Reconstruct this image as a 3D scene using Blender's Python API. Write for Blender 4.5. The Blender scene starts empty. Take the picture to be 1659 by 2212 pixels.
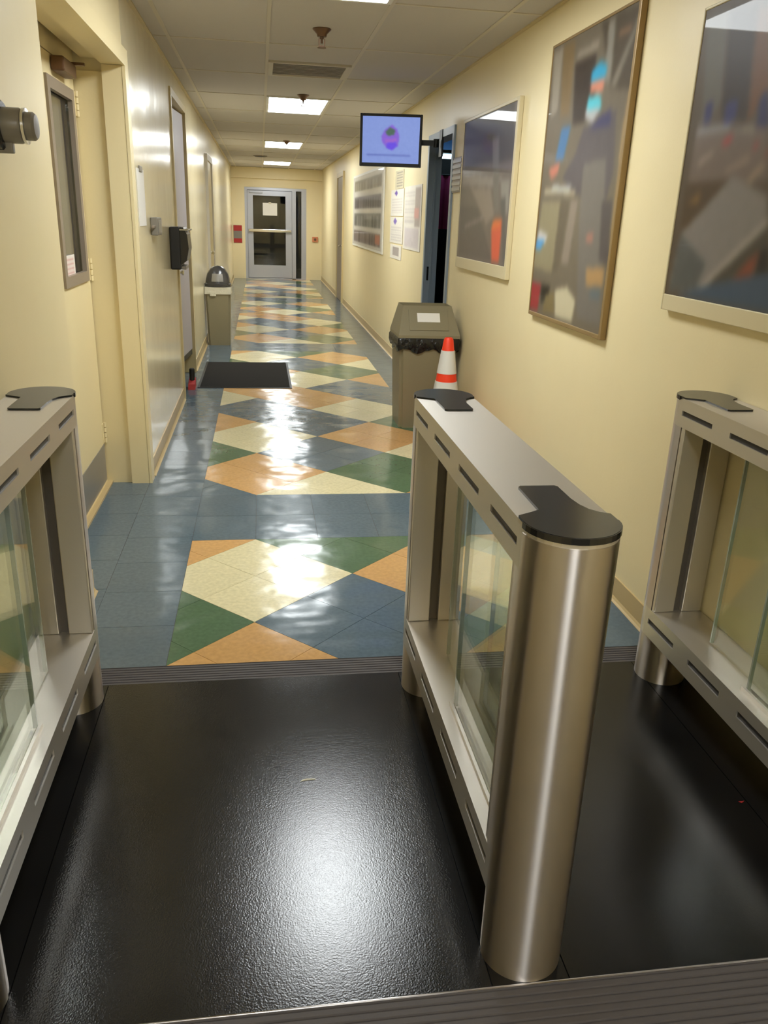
import bpy, bmesh, math, random
import numpy as np
from mathutils import Matrix, Vector

random.seed(7)
S = bpy.context.scene
COL = S.collection

# ------------------------------------------------------------------ camera
cam = bpy.data.cameras.new('camera')
cam.sensor_fit = 'VERTICAL'
cam.sensor_height = 36.0
cam.lens = 36.0 * 1741.16 / 2212.0
cam.clip_start = 0.02
cam_ob = bpy.data.objects.new('camera', cam)
COL.objects.link(cam_ob)
R = ((0.98915189, 0.14597511, 0.01642578),
     (-0.14267981, 0.92813484, 0.34381419),
     (0.03494298, -0.34242808, 0.93889403))
cam_ob.matrix_world = Matrix(((R[0][0], R[0][2], -R[0][1], 0.0),
                              (R[1][0], R[1][2], -R[1][1], 0.0),
                              (R[2][0], R[2][2], -R[2][1], 1.5),
                              (0, 0, 0, 1)))
S.camera = cam_ob

# ------------------------------------------------------------------ world, exposure
world = bpy.data.worlds.new('night')
S.world = world
world.use_nodes = True
world.node_tree.nodes['Background'].inputs[0].default_value = (0.010, 0.012, 0.016, 1)
world.node_tree.nodes['Background'].inputs[1].default_value = 1.0
S.view_settings.view_transform = 'Standard'
S.view_settings.look = 'None'
S.view_settings.gamma = 1.0
S.view_settings.use_curve_mapping = False
S.view_settings.exposure = 0.80
LAMP = 15.0                     # emission of the fluorescent diffusers

# ------------------------------------------------------------------ dimensions
XL, XR, HC = -0.662, 1.475, 2.508       # corridor walls, ceiling
XLN = -0.712                            # wall beside the gates
YEND = 20.7
YB = -4.5                               # lobby end behind the camera

# ------------------------------------------------------------------ helpers
def lin(c):
    c = c / 255.0
    return c / 12.92 if c <= 0.04045 else ((c + 0.055) / 1.055) ** 2.4
def rgb(r, g, b):
    return (lin(r), lin(g), lin(b), 1.0)

def mat(name, color, rough=0.5, metal=0.0, spec=0.5, bump=0.0, bscale=60.0, mottle=0.0, mscale=8.0,
        vary=0.0, coat=0.0, coat_rough=0.05, wave=0.0, wscale=1.5, aniso=None, stretch=(1, 1, 1)):
    m = bpy.data.materials.new(name)
    m.use_nodes = True
    nt = m.node_tree
    b = nt.nodes['Principled BSDF']
    b.inputs['Base Color'].default_value = color
    b.inputs['Roughness'].default_value = rough
    b.inputs['Metallic'].default_value = metal
    b.inputs['Specular IOR Level'].default_value = spec
    b.inputs['Coat Weight'].default_value = coat
    b.inputs['Coat Roughness'].default_value = coat_rough
    tc = nt.nodes.new('ShaderNodeTexCoord')
    mp = nt.nodes.new('ShaderNodeMapping')
    mp.inputs['Scale'].default_value = stretch
    nt.links.new(tc.outputs['Object'], mp.inputs['Vector'])
    geo = nt.nodes.new('ShaderNodeNewGeometry')
    src = None
    if mottle > 0:
        n = nt.nodes.new('ShaderNodeTexNoise')
        n.inputs['Scale'].default_value = mscale
        n.inputs['Detail'].default_value = 5
        nt.links.new(geo.outputs['Position'], n.inputs['Vector'])
        mr = nt.nodes.new('ShaderNodeMapRange')
        mr.inputs['From Min'].default_value = 0.3
        mr.inputs['From Max'].default_value = 0.7
        mr.inputs['To Min'].default_value = 1 - mottle
        mr.inputs['To Max'].default_value = 1 + mottle
        nt.links.new(n.outputs['Fac'], mr.inputs['Value'])
        src = mr.outputs['Result']
    if vary > 0:
        oi = nt.nodes.new('ShaderNodeObjectInfo')
        mr = nt.nodes.new('ShaderNodeMapRange')
        mr.inputs['To Min'].default_value = 1 - vary
        mr.inputs['To Max'].default_value = 1 + vary
        nt.links.new(oi.outputs['Random'], mr.inputs['Value'])
        if src is None:
            src = mr.outputs['Result']
        else:
            mu = nt.nodes.new('ShaderNodeMath'); mu.operation = 'MULTIPLY'
            nt.links.new(src, mu.inputs[0]); nt.links.new(mr.outputs['Result'], mu.inputs[1])
            src = mu.outputs[0]
    if aniso is not None:
        tg = nt.nodes.new('ShaderNodeTangent')
        tg.direction_type = 'RADIAL'; tg.axis = 'Z'
        b.inputs['Anisotropic'].default_value = aniso
        b.inputs['Anisotropic Rotation'].default_value = 0.25
        nt.links.new(tg.outputs[0], b.inputs['Tangent'])
    if src is not None:
        vm = nt.nodes.new('ShaderNodeVectorMath'); vm.operation = 'SCALE'
        vm.inputs[0].default_value = color[:3]
        nt.links.new(src, vm.inputs['Scale'])
        nt.links.new(vm.outputs['Vector'], b.inputs['Base Color'])
    nrm = None
    for amt, sc in ((wave, wscale), (bump, bscale)):
        if amt > 0:
            n = nt.nodes.new('ShaderNodeTexNoise')
            n.inputs['Scale'].default_value = sc
            n.inputs['Detail'].default_value = 2
            nt.links.new(mp.outputs['Vector'] if stretch != (1, 1, 1) else geo.outputs['Position'], n.inputs['Vector'])
            bp = nt.nodes.new('ShaderNodeBump')
            bp.inputs['Strength'].default_value = amt
            bp.inputs['Distance'].default_value = 0.5 / sc
            nt.links.new(n.outputs['Fac'], bp.inputs['Height'])
            if nrm is not None:
                nt.links.new(nrm, bp.inputs['Normal'])
            nrm = bp.outputs['Normal']
    if nrm is not None:
        nt.links.new(nrm, b.inputs['Normal'])
        if coat > 0 and wave == 0:
            pass
    return m

def emit(name, color, strength):
    m = bpy.data.materials.new(name)
    m.use_nodes = True
    b = m.node_tree.nodes['Principled BSDF']
    b.inputs['Base Color'].default_value = (0.8, 0.8, 0.8, 1)
    b.inputs['Emission Color'].default_value = color
    b.inputs['Emission Strength'].default_value = strength
    return m

def glass(name, tint, rough=0.0):
    m = bpy.data.materials.new(name)
    m.use_nodes = True
    nt = m.node_tree
    nt.nodes.clear()
    out = nt.nodes.new('ShaderNodeOutputMaterial')
    tr = nt.nodes.new('ShaderNodeBsdfTransparent')
    tr.inputs['Color'].default_value = tint
    gl = nt.nodes.new('ShaderNodeBsdfGlossy')
    gl.inputs['Roughness'].default_value = rough + 0.02
    fr = nt.nodes.new('ShaderNodeFresnel')
    geo = nt.nodes.new('ShaderNodeNewGeometry')
    mr = nt.nodes.new('ShaderNodeMapRange')      # thin sheet: both faces reflect like the outside of glass
    mr.inputs['To Min'].default_value = 1.5
    mr.inputs['To Max'].default_value = 1 / 1.5
    nt.links.new(geo.outputs['Backfacing'], mr.inputs['Value'])
    nt.links.new(mr.outputs['Result'], fr.inputs['IOR'])
    mx = nt.nodes.new('ShaderNodeMixShader')
    nt.links.new(fr.outputs[0], mx.inputs[0])
    nt.links.new(tr.outputs[0], mx.inputs[1])
    nt.links.new(gl.outputs[0], mx.inputs[2])
    nt.links.new(mx.outputs[0], out.inputs['Surface'])
    return m

def printed(name, rough=0.5, coat=0.0, emission=0.0):
    """flat print: colours come from the mesh's own colour attribute"""
    m = bpy.data.materials.new(name)
    m.use_nodes = True
    nt = m.node_tree
    b = nt.nodes['Principled BSDF']
    a = nt.nodes.new('ShaderNodeAttribute')
    a.attribute_name = 'ink'
    b.inputs['Roughness'].default_value = rough
    b.inputs['Coat Weight'].default_value = coat
    b.inputs['Coat Roughness'].default_value = 0.02
    b.inputs['Specular IOR Level'].default_value = 0.2
    if emission > 0:
        b.inputs['Base Color'].default_value = (0.02, 0.02, 0.02, 1)
        nt.links.new(a.outputs['Color'], b.inputs['Emission Color'])
        b.inputs['Emission Strength'].default_value = emission
    else:
        nt.links.new(a.outputs['Color'], b.inputs['Base Color'])
    return m

def obj(name, bm, m, parent=None, smooth=False, loc=None, rotz=0.0):
    me = bpy.data.meshes.new(name)
    bmesh.ops.recalc_face_normals(bm, faces=bm.faces[:])
    if smooth:
        for f in bm.faces:
            f.smooth = True
    bm.to_mesh(me)
    bm.free()
    if smooth:
        try:
            me.set_sharp_from_angle(angle=math.radians(35))
        except Exception:
            pass
    for x in (m if isinstance(m, (list, tuple)) else [m]):
        me.materials.append(x)
    o = bpy.data.objects.new(name, me)
    COL.objects.link(o)
    if parent is not None:
        o.parent = parent
    if loc is not None:
        o.location = loc
    o.rotation_euler[2] = rotz
    return o

def thing(name, label, cat, loc=(0, 0, 0), rotz=0.0, group=None):
    o = bpy.data.objects.new(name, None)
    o.empty_display_size = 0.05
    COL.objects.link(o)
    o.location = loc
    o.rotation_euler[2] = rotz
    o['label'] = label
    o['category'] = cat
    if group:
        o['group'] = group
    return o

def tag(o, label, cat, group=None):
    o['label'] = label
    o['category'] = cat
    if group:
        o['group'] = group
    return o

def struct(o):
    o['kind'] = 'structure'
    return o

def holder(name, loc=(0, 0, 0)):
    o = bpy.data.objects.new(name, None)
    COL.objects.link(o)
    o.location = loc
    o['kind'] = 'structure'
    return o

def copy_tree(o, parent=None):
    c = o.copy()
    COL.objects.link(c)
    if parent is not None:
        c.parent = parent
    for ch in list(o.children):
        copy_tree(ch, c)
    return c

def add_box(bm, x0, x1, y0, y1, z0, z1, bev=0.0):
    vs = [bm.verts.new((x, y, z)) for x in (x0, x1) for y in (y0, y1) for z in (z0, z1)]
    idx = ((0, 1, 3, 2), (4, 6, 7, 5), (0, 4, 5, 1), (2, 3, 7, 6), (0, 2, 6, 4), (1, 5, 7, 3))
    fs = [bm.faces.new([vs[i] for i in f]) for f in idx]
    if bev > 0:
        es = set(e for f in fs for e in f.edges)
        bmesh.ops.bevel(bm, geom=list(es), offset=bev, segments=2, affect='EDGES', profile=0.5)
    return fs

def box(x0, x1, y0, y1, z0, z1, bev=0.0):
    bm = bmesh.new()
    add_box(bm, x0, x1, y0, y1, z0, z1, bev)
    return bm

def add_prism(bm, pts, z0, z1):
    """pts: closed (x, y) outline"""
    a = [bm.verts.new((x, y, z0)) for x, y in pts]
    b = [bm.verts.new((x, y, z1)) for x, y in pts]
    n = len(pts)
    for i in range(n):
        bm.faces.new((a[i], a[(i + 1) % n], b[(i + 1) % n], b[i]))
    bm.faces.new(b)
    bm.faces.new(list(reversed(a)))

def add_lathe(bm, prof, seg=32, axis='z', org=(0, 0, 0)):
    """prof: list of (r, h)"""
    def P(r, h, a):
        c, s = r * math.cos(a), r * math.sin(a)
        v = {'z': (c, s, h), 'x': (h, c, s), 'y': (c, h, s)}[axis]
        return (v[0] + org[0], v[1] + org[1], v[2] + org[2])
    rings = []
    for r, h in prof:
        if r < 1e-6:
            rings.append([bm.verts.new(P(0, h, 0))])
        else:
            rings.append([bm.verts.new(P(r, h, 2 * math.pi * i / seg)) for i in range(seg)])
    for a, b in zip(rings[:-1], rings[1:]):
        for i in range(seg):
            j = (i + 1) % seg
            if len(a) == 1 and len(b) == 1:
                continue
            if len(a) == 1:
                bm.faces.new((a[0], b[i], b[j]))
            elif len(b) == 1:
                bm.faces.new((a[i], a[j], b[0]))
            else:
                bm.faces.new((a[i], a[j], b[j], b[i]))
    for ring in (rings[0], rings[-1]):
        if len(ring) > 1:
            bm.faces.new(ring)

def lathe(prof, seg=32, axis='z', org=(0, 0, 0)):
    bm = bmesh.new()
    add_lathe(bm, prof, seg, axis, org)
    return bm

def add_frustum(bm, r0, r1, z0, z1):
    """r = (x0, x1, y0, y1) bottom and top rectangles"""
    def ring(r, z):
        return [bm.verts.new(p + (z,)) for p in ((r[0], r[2]), (r[1], r[2]), (r[1], r[3]), (r[0], r[3]))]
    a, b = ring(r0, z0), ring(r1, z1)
    for i in range(4):
        bm.faces.new((a[i], a[(i + 1) % 4], b[(i + 1) % 4], b[i]))
    bm.faces.new(b)
    bm.faces.new(list(reversed(a)))
    return a, b

def inside(px, py, poly):
    r = np.zeros(px.shape, bool)
    n = len(poly)
    for i in range(n):
        x0, y0 = poly[i]
        x1, y1 = poly[(i + 1) % n]
        if y0 == y1:
            continue
        c = ((y0 > py) != (y1 > py)) & (px < (x1 - x0) * (py - y0) / (y1 - y0) + x0)
        r ^= c
    return r

def picture(name, w, h, shapes, bg, m, parent, place, nu=60, nv=90, soft=2):
    """a flat printed sheet w x h; u to the right, v down; place(u, v) gives the point in space"""
    U, V = np.meshgrid(np.linspace(0, 1, nu), np.linspace(0, 1, nv))
    img = np.zeros((nv, nu, 3))
    img[:] = bg
    for poly, colr in shapes:
        k = inside(U, V, poly)
        img[k] = colr
    rs = np.random.RandomState(3)
    img += rs.normal(0, 3.0, (nv, nu, 1))
    for _ in range(soft):
        p = np.pad(img, ((1, 1), (1, 1), (0, 0)), mode='edge')
        img = (p[:-2, 1:-1] + p[2:, 1:-1] + p[1:-1, :-2] + p[1:-1, 2:] + 2 * p[1:-1, 1:-1]) / 6
    img = np.clip(img, 0, 255) / 255
    img = np.where(img <= 0.04045, img / 12.92, ((img + 0.055) / 1.055) ** 2.4)
    verts = [place(float(u), float(v)) for u, v in zip(U.ravel(), V.ravel())]
    faces = [(j * nu + i, j * nu + i + 1, (j + 1) * nu + i + 1, (j + 1) * nu + i)
             for j in range(nv - 1) for i in range(nu - 1)]
    me = bpy.data.meshes.new(name)
    me.from_pydata(verts, [], faces)
    at = me.attributes.new('ink', 'FLOAT_COLOR', 'POINT')
    buf = np.ones((nu * nv, 4), np.float32)
    buf[:, :3] = img.reshape(-1, 3)
    at.data.foreach_set('color', buf.ravel())
    me.materials.append(m)
    me.update()
    o = bpy.data.objects.new(name, me)
    COL.objects.link(o)
    o.parent = parent
    return o

# ------------------------------------------------------------------ materials
M = {}
M['wall'] = mat('cream_wall_paint', rgb(232, 216, 172), rough=0.42, spec=0.55, bump=0.06, bscale=90, wave=0.05, wscale=3.0)
M['wall_gloss'] = mat('glossy_cream_wall_paint', rgb(230, 217, 180), rough=0.24, spec=0.9, coat=0.35, coat_rough=0.16, bump=0.05, bscale=90, wave=0.05, wscale=2.5)
M['door_cream'] = mat('cream_door_paint', rgb(233, 216, 170), rough=0.35, bump=0.04, bscale=70)
M['frame_tan'] = mat('tan_door_frame', rgb(206, 188, 140), rough=0.35)
M['base'] = mat('tan_cove_base', rgb(196, 172, 124), rough=0.35)
M['ceil_tile'] = mat('acoustic_tile', rgb(205, 200, 196), rough=0.95, spec=0.1, bump=0.25, bscale=160, vary=0.03)
M['grid'] = mat('ceiling_grid_paint', rgb(206, 198, 182), rough=0.5)
M['plenum'] = mat('dark_plenum', rgb(60, 56, 50), rough=0.9)
M['lamp'] = emit('lamp_diffuser', (0.95, 1.0, 1.01, 1), LAMP)
M['white_metal'] = mat('white_enamel', rgb(225, 222, 212), rough=0.4)
def vct(name, c):
    return mat(name, c, rough=0.16, spec=0.40, mottle=0.10, mscale=55, vary=0.05, wave=0.07, wscale=3.5, bump=0.015, bscale=40)
M['blue'] = vct('blue_grey_vinyl_tile', rgb(86, 102, 112))
M['cream'] = vct('cream_vinyl_tile', rgb(216, 206, 166))
M['orange'] = vct('ochre_vinyl_tile', rgb(198, 154, 98))
M['green'] = vct('green_vinyl_tile', rgb(80, 106, 78))
M['sub'] = mat('dark_joint', rgb(60, 58, 54), rough=0.8)
M['lobby'] = mat('dark_lobby_floor', rgb(50, 48, 46), rough=0.6)
M['plate'] = mat('black_pebbled_sheet', rgb(27, 26, 25), rough=0.165, spec=0.55, bump=0.21, bscale=260, mottle=0.3, mscale=6)
M['plate2'] = mat('black_smooth_sheet', rgb(20, 19, 18), rough=0.24, spec=0.4, bump=0.06, bscale=300, mottle=0.3, mscale=6)
M['ramp'] = mat('grey_ribbed_rubber', rgb(80, 75, 74), rough=0.6, spec=0.3, bump=0.1, bscale=200)
M['steel'] = mat('brushed_steel', rgb(190, 183, 178), rough=0.33, metal=1.0, aniso=1.0)
M['satin'] = mat('satin_steel', rgb(206, 200, 190), rough=0.44, metal=0.9, bump=0.03, bscale=180)
M['satin_dark'] = mat('shadow_gap_steel', rgb(96, 90, 84), rough=0.5, metal=0.6)
M['chrome'] = mat('chrome', rgb(215, 215, 215), rough=0.12, metal=1.0)
M['slot'] = mat('dark_sensor_window', rgb(44, 40, 36), rough=0.5, spec=0.3)
M['black'] = mat('black_gloss_plastic', rgb(26, 25, 24), rough=0.22)
M['black_matte'] = mat('black_matte_plastic', rgb(24, 23, 22), rough=0.5)
M['glass'] = glass('green_tinted_glass', (0.935, 0.955, 0.905, 1))
M['glass_edge'] = mat('glass_edge', rgb(150, 156, 140), rough=0.15, spec=0.8)
M['clear'] = glass('clear_glass', (0.92, 0.94, 0.94, 1))
M['alu'] = mat('anodised_aluminium', rgb(178, 180, 188), rough=0.35, metal=0.5)
M['bluegrey'] = mat('blue_grey_paint', rgb(128, 142, 158), rough=0.35)
M['greydoor'] = mat('grey_lilac_door_paint', rgb(168, 162, 168), rough=0.4)
M['kick'] = mat('grey_kick_plate', rgb(150, 146, 140), rough=0.35, metal=0.4)
M['taupe'] = mat('taupe_window_frame', rgb(142, 128, 112), rough=0.4)
M['blind'] = mat('grey_blind', rgb(120, 118, 122), rough=0.6)
M['paper'] = mat('white_paper', rgb(232, 228, 220), rough=0.7)
M['print'] = printed('printed_sheet', 0.6)
M['gloss_print'] = printed('glossy_photo_print', 0.45, coat=0.18)
M['screen'] = printed('lit_screen', 0.3, emission=0.60)
M['cream_frame'] = mat('cream_picture_frame', rgb(214, 200, 162), rough=0.4)
M['bronze'] = mat('bronze_picture_frame', rgb(150, 124, 82), rough=0.35, metal=0.3)
M['bin'] = mat('khaki_plastic', rgb(134, 124, 96), rough=0.5, bump=0.05, bscale=120)
M['bag'] = mat('black_bin_bag', rgb(16, 15, 15), rough=0.22, bump=0.5, bscale=22)
M['liner'] = mat('pale_bin_liner', rgb(205, 198, 176), rough=0.4, bump=0.4, bscale=24)
M['dome'] = mat('dark_grey_dome', rgb(70, 68, 68), rough=0.22, metal=0.3)
M['mat'] = mat('charcoal_carpet', rgb(42, 40, 38), rough=0.95, spec=0.1, bump=0.5, bscale=220)
M['cone_o'] = mat('orange_pvc', rgb(238, 58, 22), rough=0.45)
M['cone_w'] = mat('white_reflective_collar', rgb(215, 212, 206), rough=0.35)
M['red'] = mat('red_rubber', rgb(170, 40, 36), rough=0.5)
M['brown'] = mat('brown_brass', rgb(112, 84, 62), rough=0.4, metal=0.5)
M['grey_plastic'] = mat('grey_plastic', rgb(128, 122, 112), rough=0.35)
M['dark_wall'] = mat('unlit_room_dark', rgb(20, 17, 16), rough=0.8)  # near-black puts the darkness of the unlit rooms into the wall colour
M['room_blue'] = mat('blue_lit_wall', rgb(70, 110, 160), rough=0.5)
M['magenta'] = mat('magenta_banner', rgb(178, 52, 110), rough=0.6)
M['tube'] = emit('blue_white_tube', (0.55, 0.85, 1.0, 1), 4.0)
M['amber'] = mat('amber_plastic', rgb(205, 130, 90), rough=0.5)

# ================================================================== the setting
# ---- walls
bm = bmesh.new()
LJ0, LJ1, LZ = 3.17, 4.66, 2.19          # left recess
D2A, D2B, D2Z = 6.95, 8.15, 2.32         # left grey doorway
add_box(bm, XLN - 0.15, XLN, YB, LJ0, 0, HC)
add_box(bm, XL - 0.20, XL, LJ0, LJ1, LZ, HC)
wl = struct(obj('wall_left', bm, M['wall']))
bm = bmesh.new()
add_box(bm, -1.05, XL, LJ1, D2A, 0, HC)
add_box(bm, XL - 0.2, XL, D2A, D2B, D2Z, HC)
add_box(bm, -1.05, XL, D2B, YEND, 0, HC)
obj('wall_panel', bm, M['wall_gloss'], wl)
# recess back: wall round the two door leaves
bm = bmesh.new()
add_box(bm, -1.05, -0.90, LJ0 - 0.12, LJ1, 2.13, HC)
add_box(bm, -1.05, XLN - 0.15, LJ0 - 0.12, LJ0 + 0.02, 0, 2.13)
obj('recess_lining', bm, M['wall'], wl)
bm = box(-1.05, -0.66 - 0.2, D2A - 0.02, D2B + 0.02, 0, HC)
obj('recess_lining', bm, M['frame_tan'], wl)

RA, RB, RZ = 6.60, 7.50, 2.13            # right doorway
bm = bmesh.new()
add_box(bm, XR, XR + 0.09, YB, RA, 0, HC)
add_box(bm, XR, XR + 0.09, RA, RB, RZ, HC)
add_box(bm, XR, XR + 0.09, RB, YEND, 0, HC)
struct(obj('wall_right', bm, M['wall']))

EA, EB, EZ = -0.36, 1.10, 2.08
bm = bmesh.new()
add_box(bm, XL, EA, YEND, YEND + 0.15, 0, HC)
add_box(bm, EB, XR, YEND, YEND + 0.15, 0, HC)
add_box(bm, EA, EB, YEND, YEND + 0.15, EZ, HC)
add_box(bm, XL, XR, YEND - 0.10, YEND, 2.27, HC)
we = struct(obj('wall_end', bm, M['wall']))
bm = box(XLN - 0.15, XR + 0.09, YB - 0.12, YB, 0, HC)
struct(obj('wall_back', bm, M['wall']))
# dark vestibule beyond the end door
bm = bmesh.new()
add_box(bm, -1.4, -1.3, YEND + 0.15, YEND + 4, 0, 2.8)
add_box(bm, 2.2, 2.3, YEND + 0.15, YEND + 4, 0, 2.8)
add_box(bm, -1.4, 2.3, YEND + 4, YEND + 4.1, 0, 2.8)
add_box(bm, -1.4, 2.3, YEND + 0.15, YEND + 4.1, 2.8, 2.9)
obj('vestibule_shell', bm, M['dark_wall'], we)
bm = box(-1.4, 2.3, YEND + 0.15, YEND + 4.1, -0.06, -0.002)
obj('vestibule_floor', bm, M['lobby'], we)
# dark side room behind the right doorway
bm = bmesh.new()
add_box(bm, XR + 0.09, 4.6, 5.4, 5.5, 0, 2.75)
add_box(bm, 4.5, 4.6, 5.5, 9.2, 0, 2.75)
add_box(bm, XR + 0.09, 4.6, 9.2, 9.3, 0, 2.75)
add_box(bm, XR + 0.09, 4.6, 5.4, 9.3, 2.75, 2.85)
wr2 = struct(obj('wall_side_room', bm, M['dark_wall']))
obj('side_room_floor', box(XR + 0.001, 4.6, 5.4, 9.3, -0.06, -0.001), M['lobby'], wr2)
obj('wall_panel', box(1.75, 2.3, 9.17, 9.2, 2.14, 2.6), M['room_blue'], wr2)  # blue light on the upper wall, put into the panel's colour

# ---- ceiling
ceil = struct(obj('ceiling', box(XLN - 0.3, XR + 0.1, YB - 0.1, YEND + 0.1, HC + 0.06, HC + 0.12), M['plenum']))
GX = [XLN, -0.545, 0.065, 0.675, 1.285, XR]
Y0 = 8.28
GY = [Y0 + 1.22 * k for k in range(-10, 11)]
GY = [YB] + [g for g in GY if YB + 0.1 < g < YEND - 0.15] + [YEND - 0.1]
lights = [(0.065, Y0 + 4.88 * k) for k in (-2.5, -2, -1, 0, 1, 2)]
VENT = (0.065, 7.06 - 0.61)
for i in range(len(GX) - 1):
    for j in range(len(GY) - 1):
        if any(abs(GX[i] - lx) < 1e-3 and abs(GY[j] - ly) < 1e-3 for lx, ly in lights):
            continue
        x0, x1, y0, y1 = GX[i] + 0.010, GX[i + 1] - 0.010, GY[j] + 0.010, GY[j + 1] - 0.010
        if abs(GX[i] - VENT[0]) < 1e-3 and abs(GY[j] - 5.84) < 1e-3:
            y1 = VENT[1] - 0.01
        obj('ceiling_tile', box(x0, x1, y0, y1, HC + 0.004, HC + 0.02), M['ceil_tile'], ceil)
for x in GX[1:-1]:
    obj('grid_bar', box(x - 0.011, x + 0.011, YB, YEND - 0.1, HC, HC + 0.03), M['grid'], ceil)
for y in GY[1:-1]:
    for i in range(len(GX) - 1):
        obj('grid_bar', box(GX[i] + 0.011, GX[i + 1] - 0.011, y - 0.011, y + 0.011, HC, HC + 0.03), M['grid'], ceil)
bm = bmesh.new()
add_box(bm, XR - 0.022, XR, YB, YEND - 0.1, HC - 0.004, HC + 0.03)
add_box(bm, XL, XL + 0.022, LJ0, YEND - 0.1, HC - 0.004, HC + 0.03)
obj('wall_angle', bm, M['frame_tan'], ceil)

# ---- floor
floor = struct(obj('floor', box(XLN - 0.3, XR + 0.09, YB - 0.1, YEND + 0.16, -0.10, -0.003), M['lobby']))
YT0 = 2.54
def clip(poly, x0, x1, y0, y1):
    for ax, val, sgn in ((0, x0, 1), (0, x1, -1), (1, y0, 1), (1, y1, -1)):
        out = []
        n = len(poly)
        for i in range(n):
            a, b = poly[i], poly[(i + 1) % n]
            da, db = sgn * (a[ax] - val), sgn * (b[ax] - val)
            if da >= 0:
                out.append(a)
            if (da >= 0) != (db >= 0):
                t = da / (da - db)
                out.append((a[0] + t * (b[0] - a[0]), a[1] + t * (b[1] - a[1])))
        poly = out
        if len(poly) < 3:
            return []
    return poly
def area(p):
    return 0.5 * abs(sum(p[i][0] * p[(i + 1) % len(p)][1] - p[(i + 1) % len(p)][0] * p[i][1] for i in range(len(p))))
tile_n = 0
def tile(poly, m):
    global tile_n
    if len(poly) < 3 or area(poly) < 0.0006:
        return
    cx = sum(p[0] for p in poly) / len(poly)
    cy = sum(p[1] for p in poly) / len(poly)
    g = 0.0009
    pts = []
    for x, y in poly:
        d = math.hypot(x - cx, y - cy)
        pts.append((x - (x - cx) / d * g * 1.4, y - (y - cy) / d * g * 1.4))
    # drop duplicate corners
    q = [p for i, p in enumerate(pts) if math.hypot(p[0] - pts[i - 1][0], p[1] - pts[i - 1][1]) > 1e-4]
    if len(q) < 3:
        return
    bm = bmesh.new()
    add_prism(bm, q, -0.003, 0.0 + random.uniform(-0.0002, 0.0002))
    obj('floor_tile', bm, M[m], floor)
    tile_n += 1
BL, BR, DD = -0.352, 1.180, 0.431
PATTERN = {
    0: {-1: 'blue', 1: 'cream', 3: 'orange'}, 1: {0: 'orange', 2: 'green'},
    2: {-1: 'green', 1: 'blue', 3: 'cream'}, 3: {0: 'cream', 2: 'orange'},
    4: {-1: 'orange', 1: 'blue', 3: 'green'}, 5: {0: 'blue', 2: 'cream'},
    6: {-1: 'cream', 1: 'orange', 3: 'blue'}, 7: {0: 'orange', 2: 'blue'},
    8: {-1: 'blue', 1: 'cream', 3: 'orange'}, 9: {0: 'orange', 2: 'green'},
    10: {-1: 'green', 1: 'blue', 3: 'cream'}, 11: {0: 'cream', 2: 'orange'},
    12: {-1: 'orange', 1: 'green', 3: 'blue'}}
sections = [(3.71 - 12 * DD, YT0, 3.71), (4.38, 4.38, 9.55), (10.16, 10.16, 15.33), (15.94, 15.94, YEND)]
for org, ya, yb in sections:
    for k, row in PATTERN.items():
        for mm, colr in row.items():
            cx, cy = -0.048 + DD * mm, org + DD * k
            if cy + DD < ya or cy - DD > yb:
                continue
            h = DD / 2
            if cy < 7.3:
                subs = [[(cx + sx * h, cy + sy * h + h * q[1]) if False else (cx + sx + q[0] * h, cy + sy + q[1] * h)
                         for q in ((-1, 0), (0, -1), (1, 0), (0, 1))] for sx, sy in ((0, h), (0, -h), (h, 0), (-h, 0))]
            else:
                subs = [[(cx - DD, cy), (cx, cy - DD), (cx + DD, cy), (cx, cy + DD)]]
            for s in subs:
                tile(clip(s, BL, BR, ya, yb), colr)
# plain blue borders and cross bands
def border(x0, x1, y0, y1, step):
    y = y0
    while y < y1 - 0.01:
        e = min(y + step, y1)
        if y1 - e < 0.05:
            e = y1
        tile([(x0, y), (x1, y), (x1, e), (x0, e)], 'blue')
        y = e
for ya, yb, st in ((YT0, 9.55, 0.305), (9.55, YEND, 1.22)):
    border(XL, BL, ya, yb, st)
    border(BR, XR, ya, yb, st * 2)
border(-0.90, XL, LJ0 + 0.02, LJ1, 0.305)
border(XLN, XL, YT0, LJ0 + 0.02, 0.305)
border(-0.86, XL, D2A, D2B, 0.61)
for ya, yb in ((3.71, 4.38), (9.55, 10.16), (15.33, 15.94)):
    for a, b in (((ya, (ya + yb) / 2), ((ya + yb) / 2, yb)) if ya < 5 else ((ya, yb),)):
        x = BL
        while x < BR - 0.01:
            e = min(x + 0.305 * (1 if ya < 5 else 2), BR)
            if BR - e < 0.06:
                e = BR
            tile([(x, a), (e, a), (e, b), (x, b)], 'blue')
            x = e
print('floor tiles', tile_n)

# ---- baseboards
def base_run(side, runs):
    t = None
    for y0, y1, x in runs:
        bm = bmesh.new()
        s = 1 if side == 'left' else -1
        prof = [(0, 0.10), (0.006, 0.10), (0.006, 0.018), (0.012, 0.008), (0.020, 0.002), (0.020, 0), (0, 0)]
        a = [bm.verts.new((x + s * p, y0, z)) for p, z in prof]
        b = [bm.verts.new((x + s * p, y1, z)) for p, z in prof]
        for i in range(len(prof)):
            j = (i + 1) % len(prof)
            bm.faces.new((a[i], a[j], b[j], b[i]))
        bm.faces.new(a); bm.faces.new(b)
        if t is None:
            t = struct(obj('baseboard_' + side, bm, M['base']))
        else:
            obj('base_strip', bm, M['base'], t)
base_run('left', [(LJ1 + 0.09, D2A - 0.06, XL), (YB, LJ0, XLN), (D2B + 0.06, 10.95, XL), (12.15, YEND, XL)])
base_run('right', [(2.54, RA - 0.06, XR), (RB + 0.06, 15.1, XR), (16.5, YEND, XR)])

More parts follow.
